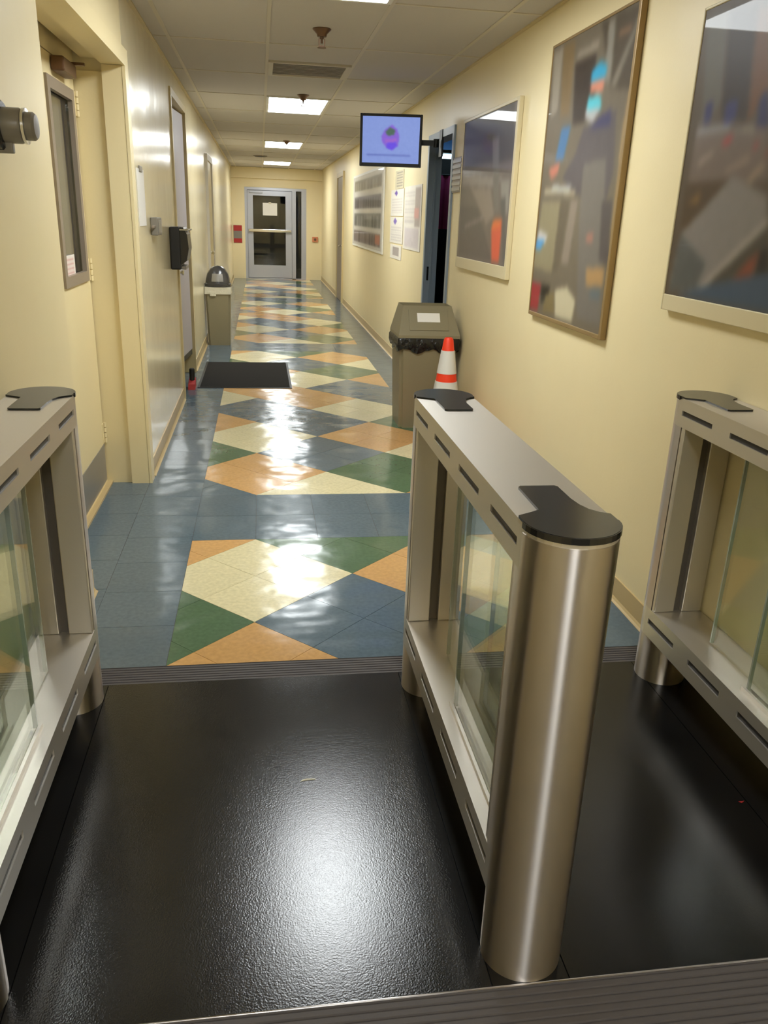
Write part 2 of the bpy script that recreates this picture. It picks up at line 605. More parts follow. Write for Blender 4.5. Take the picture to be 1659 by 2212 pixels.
# ---- door 1: cream doors set deep in the left recess
d1 = holder('door_1', (-0.90, 4.15, 0))
def at(parent, bm):
    """move a mesh given in world coordinates into its parent's space"""
    l = parent.matrix_basis.translation
    bmesh.ops.translate(bm, verts=bm.verts[:], vec=(-l.x, -l.y, -l.z))
    return bm
X1 = -0.90
bm = bmesh.new()                      # leaf with an opening for the narrow lite
LY0, LY1, WZ0, WZ1 = 4.02, 4.56, 1.14, 2.03
add_box(bm, X1 - 0.045, X1, 3.72, LY0, 0.008, 2.125)
add_box(bm, X1 - 0.045, X1, LY1, 4.63, 0.008, 2.125)
add_box(bm, X1 - 0.045, X1, LY0, LY1, 0.008, WZ0)
add_box(bm, X1 - 0.045, X1, LY0, LY1, WZ1, 2.125)
obj('door_leaf', at(d1, bm), M['door_cream'], d1)
obj('inactive_leaf', at(d1, box(X1 - 0.045, X1, 3.20, 3.715, 0.008, 2.125)), M['door_cream'], d1)
bm = bmesh.new()
f = 0.05
add_box(bm, X1 - 0.01, X1 + 0.012, LY0, LY0 + f, WZ0, WZ1)
add_box(bm, X1 - 0.01, X1 + 0.012, LY1 - f, LY1, WZ0, WZ1)
add_box(bm, X1 - 0.01, X1 + 0.012, LY0 + f, LY1 - f, WZ0, WZ0 + f)
add_box(bm, X1 - 0.01, X1 + 0.012, LY0 + f, LY1 - f, WZ1 - f, WZ1)
lf = obj('window_frame', at(d1, bm), M['taupe'], d1)
obj('pane', at(d1, box(X1 - 0.022, X1 - 0.016, LY0 + 0.02, LY1 - 0.02, WZ0 + 0.02, WZ1 - 0.02)), M['clear'], lf)
obj('blind', at(d1, box(X1 - 0.06, X1 - 0.05, LY0 - 0.02, LY1 + 0.02, WZ0 - 0.02, WZ1 + 0.02)), M['blind'], lf)
obj('kick_plate', at(d1, box(X1, X1 + 0.003, 3.74, 4.61, 0.03, 0.24)), M['kick'], d1)
for z in (0.30, 1.19, 1.98):
    bm = bmesh.new()
    for dz in (-0.045, -0.015, 0.015, 0.045):
        add_lathe(bm, [(0.008, dz - 0.013), (0.008, dz + 0.013)], 10, 'z', (X1 + 0.008, 4.637, z))
    add_box(bm, X1, X1 + 0.003, 4.60, 4.637, z - 0.055, z + 0.055)
    obj('hinge', at(d1, bm), M['door_cream'], d1)
bm = bmesh.new()
add_box(bm, X1, X1 + 0.06, 4.16, 4.42, 2.06, 2.12, 0.008)
cl = obj('door_closer', at(d1, bm), M['brown'], d1)
obj('closer_arm', at(d1, box(X1 + 0.02, X1 + 0.10, 4.40, 4.425, 2.118, 2.130)), M['brown'], cl)
bm = bmesh.new()                      # stepped steel frame: far jamb and head with face trim
add_box(bm, X1 - 0.05, X1 + 0.14, 4.64, 4.659, 0, 2.13)
add_box(bm, X1 + 0.14, XL - 0.001, 4.617, 4.659, 0, LZ - 0.03)
add_box(bm, XL + 0.0005, XL + 0.016, 4.615, 4.72, 0, LZ + 0.05)
add_box(bm, X1 + 0.14, XL - 0.001, LJ0, 4.617, LZ - 0.028, LZ - 0.001)
add_box(bm, XL + 0.0005, XL + 0.016, LJ0, 4.614, LZ - 0.03, LZ + 0.05)
obj('door_frame', at(d1, bm), M['door_cream'], d1)
bm = bmesh.new()
add_box(bm, X1, X1 + 0.03, 3.2, 4.64, 0, 0.012)
obj('door_sill', at(d1, bm), M['base'], d1)

# ---- door 2: grey steel door standing ajar in the left wall
d2 = holder('door_2', (XL, 7.5, 0))
bm = bmesh.new()
add_box(bm, XL - 0.197, XL + 0.014, D2A - 0.05, D2A + 0.005, 0, D2Z + 0.05)
add_box(bm, XL - 0.197, XL + 0.014, D2B - 0.005, D2B + 0.05, 0, D2Z + 0.05)
add_box(bm, XL - 0.197, XL + 0.014, D2A + 0.005, D2B - 0.005, D2Z - 0.005, D2Z + 0.05)
obj('door_frame', at(d2, bm), M['frame_tan'], d2)
bm = box(0, 0.045, -0.80, 0, 0.24, 2.30, 0.004)      # hinge on the far side, swung out a little
leaf = obj('door_leaf', bm, M['greydoor'], d2, loc=(-0.055, 0.62, 0), rotz=math.radians(-4.5))
obj('door_bottom_sweep', box(0.004, 0.041, -0.79, -0.01, 0.19, 0.24), M['black_matte'], leaf)
bm = lathe([(0.02, 0), (0.02, 0.02), (0.011, 0.024), (0.011, 0.05), (0.024, 0.055), (0.024, 0.07), (0, 0.074)], 16, 'x', (0.045, -0.72, 1.0))
obj('door_knob', bm, M['chrome'], leaf, smooth=True)

# ---- door 3: blue grey steel frame of the open right doorway
d3 = holder('door_3', (XR, 7.05, 0))
bm = bmesh.new()
add_box(bm, XR - 0.016, XR + 0.10, RA - 0.05, RA + 0.005, 0, RZ + 0.05)
add_box(bm, XR - 0.016, XR + 0.10, RB - 0.005, RB + 0.05, 0, RZ + 0.05)
add_box(bm, XR - 0.016, XR + 0.10, RA + 0.005, RB - 0.005, RZ - 0.005, RZ + 0.05)
add_box(bm, XR + 0.035, XR + 0.052, RB - 0.018, RB - 0.006, 0, RZ - 0.006)
obj('door_frame', at(d3, bm), M['bluegrey'], d3)
obj('strike_plate', at(d3, box(XR + 0.012, XR + 0.030, RB - 0.008, RB - 0.0055, 0.98, 1.10)), M['chrome'], d3)

# ---- door 4: aluminium shop-front door at the far end, sidelight on the right
d4 = holder('door_4', (0.37, YEND, 0))
YD = YEND + 0.02
bm = bmesh.new()
add_box(bm, EA, EA + 0.06, YD, YD + 0.10, 0, EZ)
add_box(bm, EB - 0.12, EB, YD, YD + 0.10, 0, EZ)
add_box(bm, 0.76, 0.85, YD, YD + 0.10, 0, EZ - 0.06)
add_box(bm, EA + 0.06, EB - 0.12, YD, YD + 0.10, EZ - 0.06, EZ)
add_box(bm, EA + 0.06, EB - 0.12, YD, YD + 0.10, 0.0, 0.02)
obj('door_frame', at(d4, bm), M['alu'], d4)
bm = bmesh.new()
a, b = EA + 0.065, 0.755
add_box(bm, a, a + 0.13, YD + 0.02, YD + 0.065, 0.03, 2.01)
add_box(bm, b - 0.15, b, YD + 0.02, YD + 0.065, 0.03, 2.01)
add_box(bm, a + 0.13, b - 0.15, YD + 0.02, YD + 0.065, 0.03, 0.32)
add_box(bm, a + 0.13, b - 0.15, YD + 0.02, YD + 0.065, 1.90, 2.01)
lf = obj('door_leaf', at(d4, bm), M['alu'], d4)
obj('pane', at(d4, box(a + 0.12, b - 0.14, YD + 0.038, YD + 0.044, 0.31, 1.91)), M['clear'], lf)
bm = bmesh.new()
add_box(bm, a + 0.02, b - 0.02, YD - 0.06, YD - 0.025, 1.085, 1.15, 0.008)
add_box(bm, a + 0.02, a + 0.06, YD - 0.03, YD + 0.02, 1.09, 1.145)
add_box(bm, b - 0.06, b - 0.02, YD - 0.03, YD + 0.02, 1.09, 1.145)
obj('push_bar', at(d4, bm), M['chrome'], lf)
obj('pane', at(d4, box(0.845, EB - 0.115, YD + 0.038, YD + 0.044, 0.02, EZ - 0.055)), M['clear'], d4)
obj('door_closer', at(d4, box(a + 0.05, a + 0.36, YD - 0.04, YD + 0.02, 1.955, 2.01, 0.006)), M['alu'], lf)

# ---- door 5 / 6: plain doors far along the corridor
d5 = holder('door_5', (XL, 11.55, 0))
bm = bmesh.new()
add_box(bm, XL, XL + 0.03, 11.00, 11.07, 0, 2.17)
add_box(bm, XL, XL + 0.03, 12.03, 12.10, 0, 2.17)
add_box(bm, XL, XL + 0.03, 11.07, 12.03, 2.10, 2.17)
obj('door_frame', at(d5, bm), M['grid'], d5)
lf = obj('door_leaf', at(d5, box(XL, XL + 0.012, 11.07, 12.03, 0.006, 2.10)), M['frame_tan'], d5)
obj('door_knob', at(d5, lathe([(0.022, 0), (0.01, 0.02), (0.025, 0.05), (0, 0.065)], 14, 'x', (XL + 0.012, 11.15, 1.0))), M['chrome'], lf, smooth=True)
d6 = holder('door_6', (XR, 15.8, 0))
bm = bmesh.new()
add_box(bm, XR - 0.03, XR, 15.20, 15.28, 0, 2.25)
add_box(bm, XR - 0.03, XR, 16.32, 16.40, 0, 2.25)
add_box(bm, XR - 0.03, XR, 15.28, 16.32, 2.17, 2.25)
obj('door_frame', at(d6, bm), M['frame_tan'], d6)
lf = obj('door_leaf', at(d6, box(XR - 0.012, XR, 15.28, 16.32, 0.006, 2.17)), M['taupe'], d6)
obj('door_knob', at(d6, lathe([(0.022, 0), (0.01, -0.02), (0.025, -0.05), (0, -0.065)], 14, 'x', (XR - 0.012, 15.38, 1.0))), M['chrome'], lf, smooth=True)

# ================================================================== ceiling fittings
names = ['lobby', 'first', 'second', 'third', 'fourth']
lab = {-2.5: 'unseen ceiling light added at the back of the lobby for the steel post streak',
       -2: 'unseen ceiling light added over the lobby for the steel post streak',
       -1: 'nearest fluorescent ceiling light, cut off by the top of the picture',
       0: 'largest whole fluorescent ceiling light, just beyond the ceiling vent',
       1: 'middle fluorescent ceiling light of the three along the corridor',
       2: 'farthest and smallest fluorescent ceiling light, near the end door'}
for k in (-2.5, -2, -1, 0, 1, 2):  # both lobby fixtures are added out of view to streak the steel post
    x0, y0 = 0.065, Y0 + 4.88 * k
    t = thing('ceiling_light', lab[k], 'light', (x0 + 0.305, y0 + 0.61, HC), group='fluorescent ceiling lights')
    bm = bmesh.new()
    for a in ((-0.294, -0.27, -0.598, 0.598), (0.27, 0.294, -0.598, 0.598), (-0.27, 0.27, -0.598, -0.575), (-0.27, 0.27, 0.575, 0.598)):
        add_box(bm, a[0], a[1], a[2], a[3], -0.006, 0.03)
    obj('frame', bm, M['white_metal'], t)
    obj('diffuser', box(-0.27, 0.27, -0.575, 0.575, -0.002, 0.012), M['lamp'], t)
t = thing('ceiling_vent', 'square louvred ceiling air vent, dusty, before the first whole light', 'vent', (0.37, VENT[1] + 0.305, HC))
bm = bmesh.new()
for a in ((-0.294, -0.26, -0.294, 0.294), (0.26, 0.294, -0.294, 0.294), (-0.26, 0.26, -0.294, -0.26), (-0.26, 0.26, 0.26, 0.294)):
    add_box(bm, a[0], a[1], a[2], a[3], -0.008, 0.02)
obj('frame', bm, M['grid'], t)
obj('duct', box(-0.27, 0.27, -0.27, 0.27, 0.03, 0.04), M['taupe'], t)
for i in range(9):
    bm = box(-0.26, 0.26, -0.022, 0.022, -0.0015, 0.0015)
    bmesh.ops.rotate(bm, verts=bm.verts[:], cent=(0, 0, 0), matrix=Matrix.Rotation(math.radians(35), 3, 'X'))
    obj('louvre', bm, M['ceil_tile'], t, loc=(0, -0.23 + 0.0575 * i, 0.008))
def sprinkler(x, y, label):
    t = thing('fire_sprinkler', label, 'sprinkler', (x, y, HC + 0.004), group='ceiling sprinklers')
    obj('escutcheon', lathe([(0.0, 0.0), (0.052, 0.0), (0.055, -0.004), (0.047, -0.012), (0.030, -0.028), (0.026, -0.042), (0, -0.042)], 24), M['brown'], t, smooth=True)
    bm = bmesh.new()
    add_lathe(bm, [(0.012, -0.040), (0.012, -0.052), (0.006, -0.055), (0.006, -0.075)], 12)
    for s in (-1, 1):
        add_box(bm, s * 0.016 - 0.003, s * 0.016 + 0.003, -0.004, 0.004, -0.088, -0.050)
    add_box(bm, -0.018, 0.018, -0.004, 0.004, -0.092, -0.086)
    obj('frame_arm', bm, M['brown'], t)
    bm = lathe([(0.0, -0.096), (0.026, -0.096), (0.026, -0.099), (0.0, -0.099)], 16)
    obj('deflector', bm, M['brown'], t)
sprinkler(0.37, 5.32, 'brown pendent ceiling sprinkler nearest the camera, between light and vent')
sprinkler(0.40, 8.10, 'brown ceiling sprinkler at the edge of the largest whole light')
sprinkler(0.40, 13.02, 'small brown ceiling sprinkler at the edge of the middle light')
t = thing('ceiling_speaker', 'round dark ceiling speaker left of the farthest light', 'speaker', (0.02, 16.6, HC + 0.004))
obj('rim', lathe([(0.0, 0), (0.13, 0), (0.13, -0.010), (0.11, -0.014), (0.0, -0.014)], 28), M['taupe'], t, smooth=True)
obj('grille', lathe([(0.105, -0.0142), (0.10, -0.018), (0.0, -0.022)], 28), M['slot'], t, smooth=True)

# ================================================================== turnstile platform
YN, YF, GR = 1.273, 2.34, 0.086
GXS = {'left': -0.612, 'middle': 0.536, 'right': 1.384}
pt = thing('turnstile_platform', 'low black platform under the turnstile gates with ribbed rubber ramps', 'platform', (0.4, 1.8, 0))
ZP = 0.0066
def plate(x0, x1, m, name='floor_panel'):
    bm = box(x0 - 0.4 + 0.0012, x1 - 0.4 - 0.0012, 1.1852 - 1.8, 2.425 - 1.8, -0.002, ZP)
    obj(name, bm, M[m], pt)
plate(XLN + 0.001, -0.525, 'plate2', 'gate_plate')
plate(-0.525, 0.452, 'plate')
plate(0.452, 0.620, 'plate2', 'gate_plate')
plate(0.620, 1.316, 'plate2')
plate(1.316, XR - 0.001, 'plate2', 'gate_plate')
def ribbed(name, y0, y1, z0, z1, pitch, m):
    """profile across y with raised ribs, extruded along x"""
    n = int((y1 - y0) / pitch)
    prof = []
    for i in range(n):
        a = y0 + (y1 - y0) * i / n
        z = z0 + (z1 - z0) * i / n
        p = (y1 - y0) / n
        prof += [(a, z), (a + p * 0.62, z), (a + p * 0.72, z - 0.0035), (a + p * 0.9, z - 0.0035)]
    prof.append((y1, z1))
    bm = bmesh.new()
    A = [bm.verts.new((XLN + 0.001 - 0.4, y - 1.8, z)) for y, z in prof]
    B = [bm.verts.new((XR - 0.001 - 0.4, y - 1.8, z)) for y, z in prof]
    for i in range(len(prof) - 1):
        bm.faces.new((A[i], A[i + 1], B[i + 1], B[i]))
    obj(name, bm, M[m], pt)
ribbed('far_ramp', 2.426, 2.535, 0.006, 0.006, 0.0145, 'ramp')
ribbed('near_ramp', 0.55, 1.180, 0.006, 0.006, 0.0175, 'ramp')
obj('edge_trim', box(XLN + 0.001 - 0.4, XR - 0.001 - 0.4, 1.1805 - 1.8, 1.1848 - 1.8, -0.002, 0.0065), M['steel'], pt)

# ================================================================== turnstile gates
HY = (YF - YN) / 2          # half distance between post centres
Z = -ZP                     # local origin sits on the plate
def stadium_half(r, yc, sgn, n=18):
    """points of a half circle round (0, yc), bulging towards sgn*y, from +x to -x (sgn>0) or -x to +x"""
    pts = []
    for i in range(n + 1):
        a = math.pi * i / n
        pts.append((r * math.cos(a) * sgn, yc + sgn * r * math.sin(a)))
    return pts
SLOTS = [(-HY + 0.030, -HY + 0.210), (-HY + 0.305, -HY + 0.490), (-HY + 0.585, -HY + 0.770), (-HY + 0.865, -HY + 1.045)]
def rail(z0, z1, s0, s1, y_a, y_b):
    """flat sided rail with round ends and four recessed windows on each long face"""
    bm = bmesh.new()
    r, dep = GR, 0.005
    zs = [z0, s0, s1, z1]
    ys = [y_a] + [v for s in SLOTS for v in s] + [y_b]
    for sx in (-1, 1):
        for j in range(3):
            for i in range(len(ys) - 1):
                hole = j == 1 and i % 2 == 1
                x = sx * r
                q = [(ys[i], zs[j]), (ys[i + 1], zs[j]), (ys[i + 1], zs[j + 1]), (ys[i], zs[j + 1])]
                if not hole:
                    bm.faces.new([bm.verts.new((x, a, b)) for a, b in q])
                else:
                    xi = sx * (r - dep)
                    bm.faces.new([bm.verts.new((xi, a, b)) for a, b in q])
                    for k in range(4):
                        a, b = q[k], q[(k + 1) % 4]
                        bm.faces.new([bm.verts.new(v) for v in ((x,) + a, (x,) + b, (xi,) + b, (xi,) + a)])
    far = stadium_half(r, y_b, 1)
    near = stadium_half(r, y_a, -1)
    for arc in (far, near):
        for p, q in zip(arc[:-1], arc[1:]):
            bm.faces.new([bm.verts.new(v) for v in (p + (z0,), q + (z0,), q + (z1,), p + (z1,))])
    out = far + near
    bm.faces.new([bm.verts.new(p + (z1,)) for p in out])
    bm.faces.new([bm.verts.new(p + (z0,)) for p in reversed(out)])
    bmesh.ops.remove_doubles(bm, verts=bm.verts[:], dist=0.0002)
    return bm
def cap_outline(r, yc, sgn):
    """half disc over the post end with a tongue running back over the rail"""
    pts = [(-r, yc - sgn * 0.030)]
    n = 22
    for i in range(n + 1):
        a = math.pi - math.pi * i / n
        pts.append((r * math.cos(a), yc + sgn * r * math.sin(a)))
    pts += [(r, yc - sgn * 0.030), (0.070, yc - sgn * 0.040), (0.056, yc - sgn * 0.056), (0.047, yc - sgn * 0.082),
            (0.043, yc - sgn * 0.115), (0.043, yc - sgn * 0.190), (0.038, yc - sgn * 0.196), (-0.033, yc - sgn * 0.196),
            (-0.038, yc - sgn * 0.190), (-0.040, yc - sgn * 0.058), (-0.058, yc - sgn * 0.046)]
    return pts
def make_gate():
    g = thing('turnstile_gate', '', 'turnstile', (0, (YN + YF) / 2, ZP))
    obj('top_rail', rail(0.915 + Z, 1.000 + Z, 0.951 + Z, 0.967 + Z, -HY, HY), M['satin'], g)
    bm = bmesh.new()                              # thin raised lid edge of the top rail
    outer = stadium_half(GR + 0.0015, HY - 0.03, 1) + stadium_half(GR + 0.0015, -HY + 0.03, -1)
    add_prism(bm, outer, 0.996 + Z, 1.004 + Z)
    obj('top_lid', bm, M['satin'], g)
    obj('bottom_rail', rail(0.175 + Z, 0.275 + Z, 0.220 + Z, 0.240 + Z, -HY, HY), M['satin'], g)
    for zc in (0.959, 0.230):
        hh = 0.0078 if zc > 0.5 else 0.0098
        for sx in (-1, 1):
            for a, b in SLOTS:
                bm = box(sx * (GR - 0.0047) - 0.0004, sx * (GR - 0.0047) + 0.0004, a + 0.0006, b - 0.0006, zc - hh + Z, zc + hh + Z)
                obj('sensor_window', bm, M['slot'], g)
    for sgn in (-1, 1):
        # column: half round outside, flat inside with a guide groove
        yc = sgn * HY
        arc = stadium_half(GR, yc, sgn)
        inn = yc - sgn * 0.030
        bm = bmesh.new()
        pts = arc + [(-GR * sgn, inn), (GR * sgn, inn)]
        add_prism(bm, pts, 0.275 + Z, 0.915 + Z)
        col = obj('column', bm, M['steel'], g, smooth=True)
        for x0, x1 in ((-0.084, -0.014), (0.014, 0.084)):
            y0, y1 = sorted((inn, inn - sgn * 0.020))
            obj('column_face', box(x0, x1, y0, y1, 0.275 + Z, 0.915 + Z, 0.003), M['satin'], col)
        obj('guide_groove', box(-0.014, 0.014, *sorted((inn, inn - sgn * 0.004)), 0.275 + Z, 0.915 + Z), M['satin_dark'], col)
        obj('foot', lathe([(GR - 0.001, 0), (GR - 0.001, 0.175 + Z)], 48, 'z', (0, yc, 0)), M['steel'], g, smooth=True)
        bm = bmesh.new()
        add_prism(bm, cap_outline(GR + 0.001, yc, sgn), 1.004 + Z, 1.009 + Z)
        cap = obj('end_cap', bm, M['black'], g)
        bm = bmesh.new()
        add_prism(bm, [(x * 1.02, yc + (y - yc) * 1.02) for x, y in stadium_half(GR + 0.0015, yc, sgn)], 0.9965 + Z, 1.0084 + Z)
        obj('cap_rim', bm, M['black'], cap)
    # one continuous bright sleeve on the near post, as tall as the gate
    bm = bmesh.new()
    seg = stadium_half(GR + 0.0015, -HY, -1, 40)
    inn = [(x * (GR - 0.0005) / (GR + 0.0015), -HY + (y + HY) * (GR - 0.0005) / (GR + 0.0015)) for x, y in seg]
    add_prism(bm, seg + list(reversed(inn)), 0.0, 0.988 + Z)
    sl = obj('post_sleeve', bm, M['steel'], g, smooth=True)
    sl.data.use_auto_texspace = False            # brushing runs round the post axis
    sl.data.texspace_location = (0, -HY, 0.5)
    sl.data.texspace_size = (1, 1, 1)
    # glass: a wing in the middle and two side panes
    for name, x, y0, y1 in (('glass_wing', 0.0, -HY + 0.06, 2.07 - YN - HY), ('side_pane', -0.040, -HY + 0.056, 1.80 - YN - HY), ('side_pane', 0.040, -HY + 0.056, 1.80 - YN - HY)):
        p = obj(name, box(x - 0.005, x + 0.005, y0, y1 - 0.006, 0.281 + Z, 0.913 + Z), M['glass'], g)
        obj('glass_edge', box(x - 0.0052, x + 0.0052, y1 - 0.0055, y1, 0.281 + Z, 0.913 + Z), M['glass_edge'], p)
    for x in (-0.040, 0.040):
        bm = bmesh.new()
        for s in (-1, 1):
            add_box(bm, x + s * 0.010 - 0.004, x + s * 0.010 + 0.004, -HY + 0.056, 1.81 - YN - HY, 0.275 + Z, 0.288 + Z)
        obj('glass_channel', bm, M['satin'], g)
    return g
gate = make_gate()
gate.location.x = GXS['middle']
gate['label'] = 'middle steel turnstile gate with a full near post and black cap'
gate['group'] = 'turnstile gates'
for k, lb in (('left', 'left steel turnstile gate, half outside the picture, beside the cream doors'),
              ('right', 'right steel turnstile gate close to the wall under the framed photos')):
    c = copy_tree(gate)
    c.location.x = GXS[k]
    c['label'] = lb

# ================================================================== right wall
def on_right(parent, y_far, y_near, z_top, z_bot, x):
    l = parent.matrix_basis.translation
    def f(u, v):
        return (x - l.x, y_far + (y_near - y_far) * u - l.y, z_top + (z_bot - z_top) * v - l.z)
    return f
PRINT_WORKER = [
    ([(0.01,0.02),(0.14,0.01),(0.14,0.23),(0.05,0.25)], (140, 130, 115)),
    ([(0.14,0.01),(0.3,0.01),(0.32,0.26),(0.19,0.26)], (115, 95, 65)),
    ([(0.33,0.09),(0.59,0.09),(0.63,0.3),(0.38,0.3)], (55, 45, 38)),
    ([(0.35,0.06),(0.61,0.05),(0.61,0.08),(0.35,0.08)], (140, 130, 115)),
    ([(0.61,0.0),(1.0,0.01),(1.02,0.24),(0.8,0.22)], (75, 65, 52)),
    ([(0.7,0.01),(0.77,0.01),(0.79,0.2),(0.72,0.19)], (130, 125, 115)),
    ([(1.0,0.04),(1.02,0.06),(0.85,0.22),(0.79,0.21)], (120, 112, 100)),
    ([(0.83,0.06),(0.95,0.06),(0.94,0.07),(0.82,0.07)], (150, 110, 80)),
    ([(1.02,0.14),(1.11,0.15),(1.14,1.01),(1.06,0.99),(0.99,0.67),(0.98,0.34)], (165, 138, 95)),
    ([(0.53,0.32),(0.89,0.29),(0.94,0.48),(0.89,0.57),(0.52,0.54),(0.31,0.48),(0.46,0.4)], (85, 78, 80)),
    ([(0.7,0.3),(0.83,0.28),(0.85,0.33),(0.61,0.33)], (60, 58, 90)),
    ([(0.58,0.44),(0.84,0.43),(0.93,0.74),(0.99,0.97),(0.71,0.97),(0.6,0.62)], (108, 102, 95)),
    ([(0.23,0.3),(0.36,0.3),(0.3,0.41),(0.18,0.41)], (70, 110, 150)),
    ([(0.09,0.44),(0.25,0.42),(0.24,0.46),(0.15,0.48)], (185, 115, 95)),
    ([(0.56,0.14),(0.66,0.12),(0.74,0.15),(0.72,0.18),(0.56,0.18)], (45, 150, 190)),
    ([(0.56,0.18),(0.72,0.18),(0.72,0.22),(0.57,0.21)], (200, 125, 100)),
    ([(0.55,0.22),(0.7,0.23),(0.72,0.27),(0.62,0.28),(0.54,0.26)], (80, 180, 195)),
    ([(0.53,0.26),(0.72,0.27),(0.63,0.31),(0.54,0.29)], (165, 165, 165)),
    ([(0.07,0.51),(0.52,0.53),(0.5,0.54),(0.05,0.53)], (170, 160, 135)),
    ([(0.18,0.5),(0.45,0.51),(0.43,0.53),(0.16,0.52)], (165, 165, 160)),
    ([(0.04,0.56),(0.32,0.56),(0.3,0.83),(-0.01,0.82)], (135, 125, 98)),
    ([(0.32,0.56),(0.45,0.56),(0.39,0.82),(0.3,0.83)], (95, 85, 70)),
    ([(0.47,0.56),(0.56,0.56),(0.52,0.79),(0.42,0.79)], (130, 118, 105)),
    ([(0.03,0.67),(0.18,0.69),(0.15,0.72),(0.01,0.71)], (190, 185, 185)),
    ([(0.01,0.71),(0.14,0.71),(0.08,0.75),(0.0,0.75)], (75, 145, 200)),
    ([(-0.01,0.88),(0.15,0.88),(0.13,0.99),(-0.0,0.99)], (150, 45, 50)),
    ([(0.15,0.88),(0.3,0.88),(0.27,0.93),(0.17,0.96)], (45, 40, 32)),
    ([(0.37,0.89),(0.54,0.87),(0.67,0.91),(0.65,0.99),(0.41,0.99)], (190, 180, 150)),
    ([(0.24,0.92),(0.36,0.9),(0.39,0.98),(0.21,0.99)], (120, 105, 70)),
    ([(0.71,0.68),(0.79,0.67),(0.8,0.7),(0.72,0.7)], (160, 110, 95)),
    ([(0.85,0.57),(0.97,0.57),(1.0,0.77),(0.9,0.76)], (75, 68, 68)),
    ([(0.76,0.79),(0.97,0.78),(0.97,0.84),(0.78,0.85)], (165, 130, 85)),
    ([(0.83,0.86),(0.95,0.85),(0.95,0.89),(0.84,0.89)], (90, 100, 105)),
]
PRINT_ORANGE = [
    ([(0.01,0.0),(0.95,0.0),(1.01,0.34),(0.06,0.33)], (82, 75, 66)),
    ([(0.03,0.37),(0.86,0.44),(0.7,0.49),(0.02,0.45)], (155, 145, 140)),
    ([(0.61,0.17),(0.73,0.18),(0.83,0.66),(0.73,0.65)], (120, 115, 110)),
    ([(0.23,0.48),(0.64,0.5),(0.75,0.68),(0.61,0.74)], (150, 135, 125)),
    ([(0.02,0.61),(0.41,0.62),(0.77,0.98),(0.05,0.98)], (98, 88, 86)),
    ([(0.14,0.76),(0.53,0.69),(0.55,0.7),(0.16,0.77)], (170, 160, 160)),
    ([(0.82,0.46),(0.97,0.46),(0.98,0.67),(0.87,0.68)], (150, 145, 138)),
    ([(0.84,0.57),(0.92,0.56),(1.0,0.97),(0.96,0.97)], (95, 92, 90)),
    ([(0.73,0.71),(0.89,0.7),(0.9,0.8),(0.89,0.98),(0.76,0.99),(0.71,0.77)], (225, 95, 65)),
    ([(0.73,0.71),(0.89,0.7),(0.86,0.76),(0.71,0.77)], (235, 120, 60)),
]
PRINT_TRAY = [
    ([(0.02,0.02),(0.2,0.03),(0.25,0.33),(0.11,0.39)], (95, 90, 80)),
    ([(0.2,0.03),(0.41,0.06),(0.47,0.4),(0.27,0.38)], (48, 32, 22)),
    ([(0.41,0.06),(0.52,0.08),(0.61,0.32),(0.48,0.4)], (110, 70, 38)),
    ([(0.12,0.32),(0.18,0.31),(0.18,0.38),(0.12,0.38)], (38, 35, 90)),
    ([(0.28,0.33),(0.38,0.32),(0.39,0.39),(0.3,0.4)], (45, 42, 95)),
    ([(0.54,0.33),(0.59,0.32),(0.64,0.45),(0.55,0.44)], (38, 36, 85)),
    ([(0.07,0.39),(0.63,0.43),(0.7,0.59),(0.07,0.6)], (110, 95, 85)),
    ([(0.09,0.4),(0.35,0.4),(0.36,0.42),(0.08,0.42)], (140, 140, 145)),
    ([(0.39,0.42),(0.53,0.42),(0.54,0.44)], (140, 132, 120)),
    ([(0.31,0.45),(0.39,0.44),(0.38,0.46),(0.31,0.47)], (165, 60, 55)),
    ([(0.54,0.49),(0.58,0.47),(0.58,0.49)], (165, 60, 55)),
    ([(0.64,0.51),(0.66,0.5),(0.67,0.52)], (170, 60, 55)),
    ([(0.12,0.51),(0.25,0.48),(0.26,0.49),(0.14,0.53)], (145, 130, 118)),
    ([(0.36,0.55),(0.53,0.51),(0.54,0.53),(0.38,0.56)], (140, 120, 105)),
    ([(0.54,0.59),(0.63,0.54),(0.67,0.54),(0.58,0.6)], (145, 125, 105)),
    ([(0.05,0.58),(0.42,0.58),(0.13,0.74),(0.06,0.75)], (75, 58, 38)),
    ([(0.08,0.66),(0.19,0.62),(0.19,0.66)], (120, 90, 45)),
    ([(0.75,0.73),(0.79,0.81),(0.47,0.94),(0.35,0.96)], (70, 64, 54)),
    ([(0.44,0.57),(0.71,0.64),(0.75,0.72),(0.32,0.96),(0.03,0.99),(0.07,0.77)], (125, 118, 112)),
    ([(0.07,0.77),(0.34,0.87),(0.28,0.96),(0.04,0.99)], (85, 85, 82)),
    ([(0.74,0.71),(0.75,0.73),(0.34,0.96),(0.3,0.96)], (165, 155, 145)),
    ([(0.66,0.84),(0.73,0.81),(0.7,0.89),(0.55,0.92)], (125, 65, 45)),
    ([(0.73,0.81),(0.78,0.8),(0.81,0.88),(0.72,0.89)], (40, 34, 30)),
    ([(0.08,1.0),(0.44,0.93),(0.83,0.87),(0.89,1.0)], (65, 80, 98)),
]
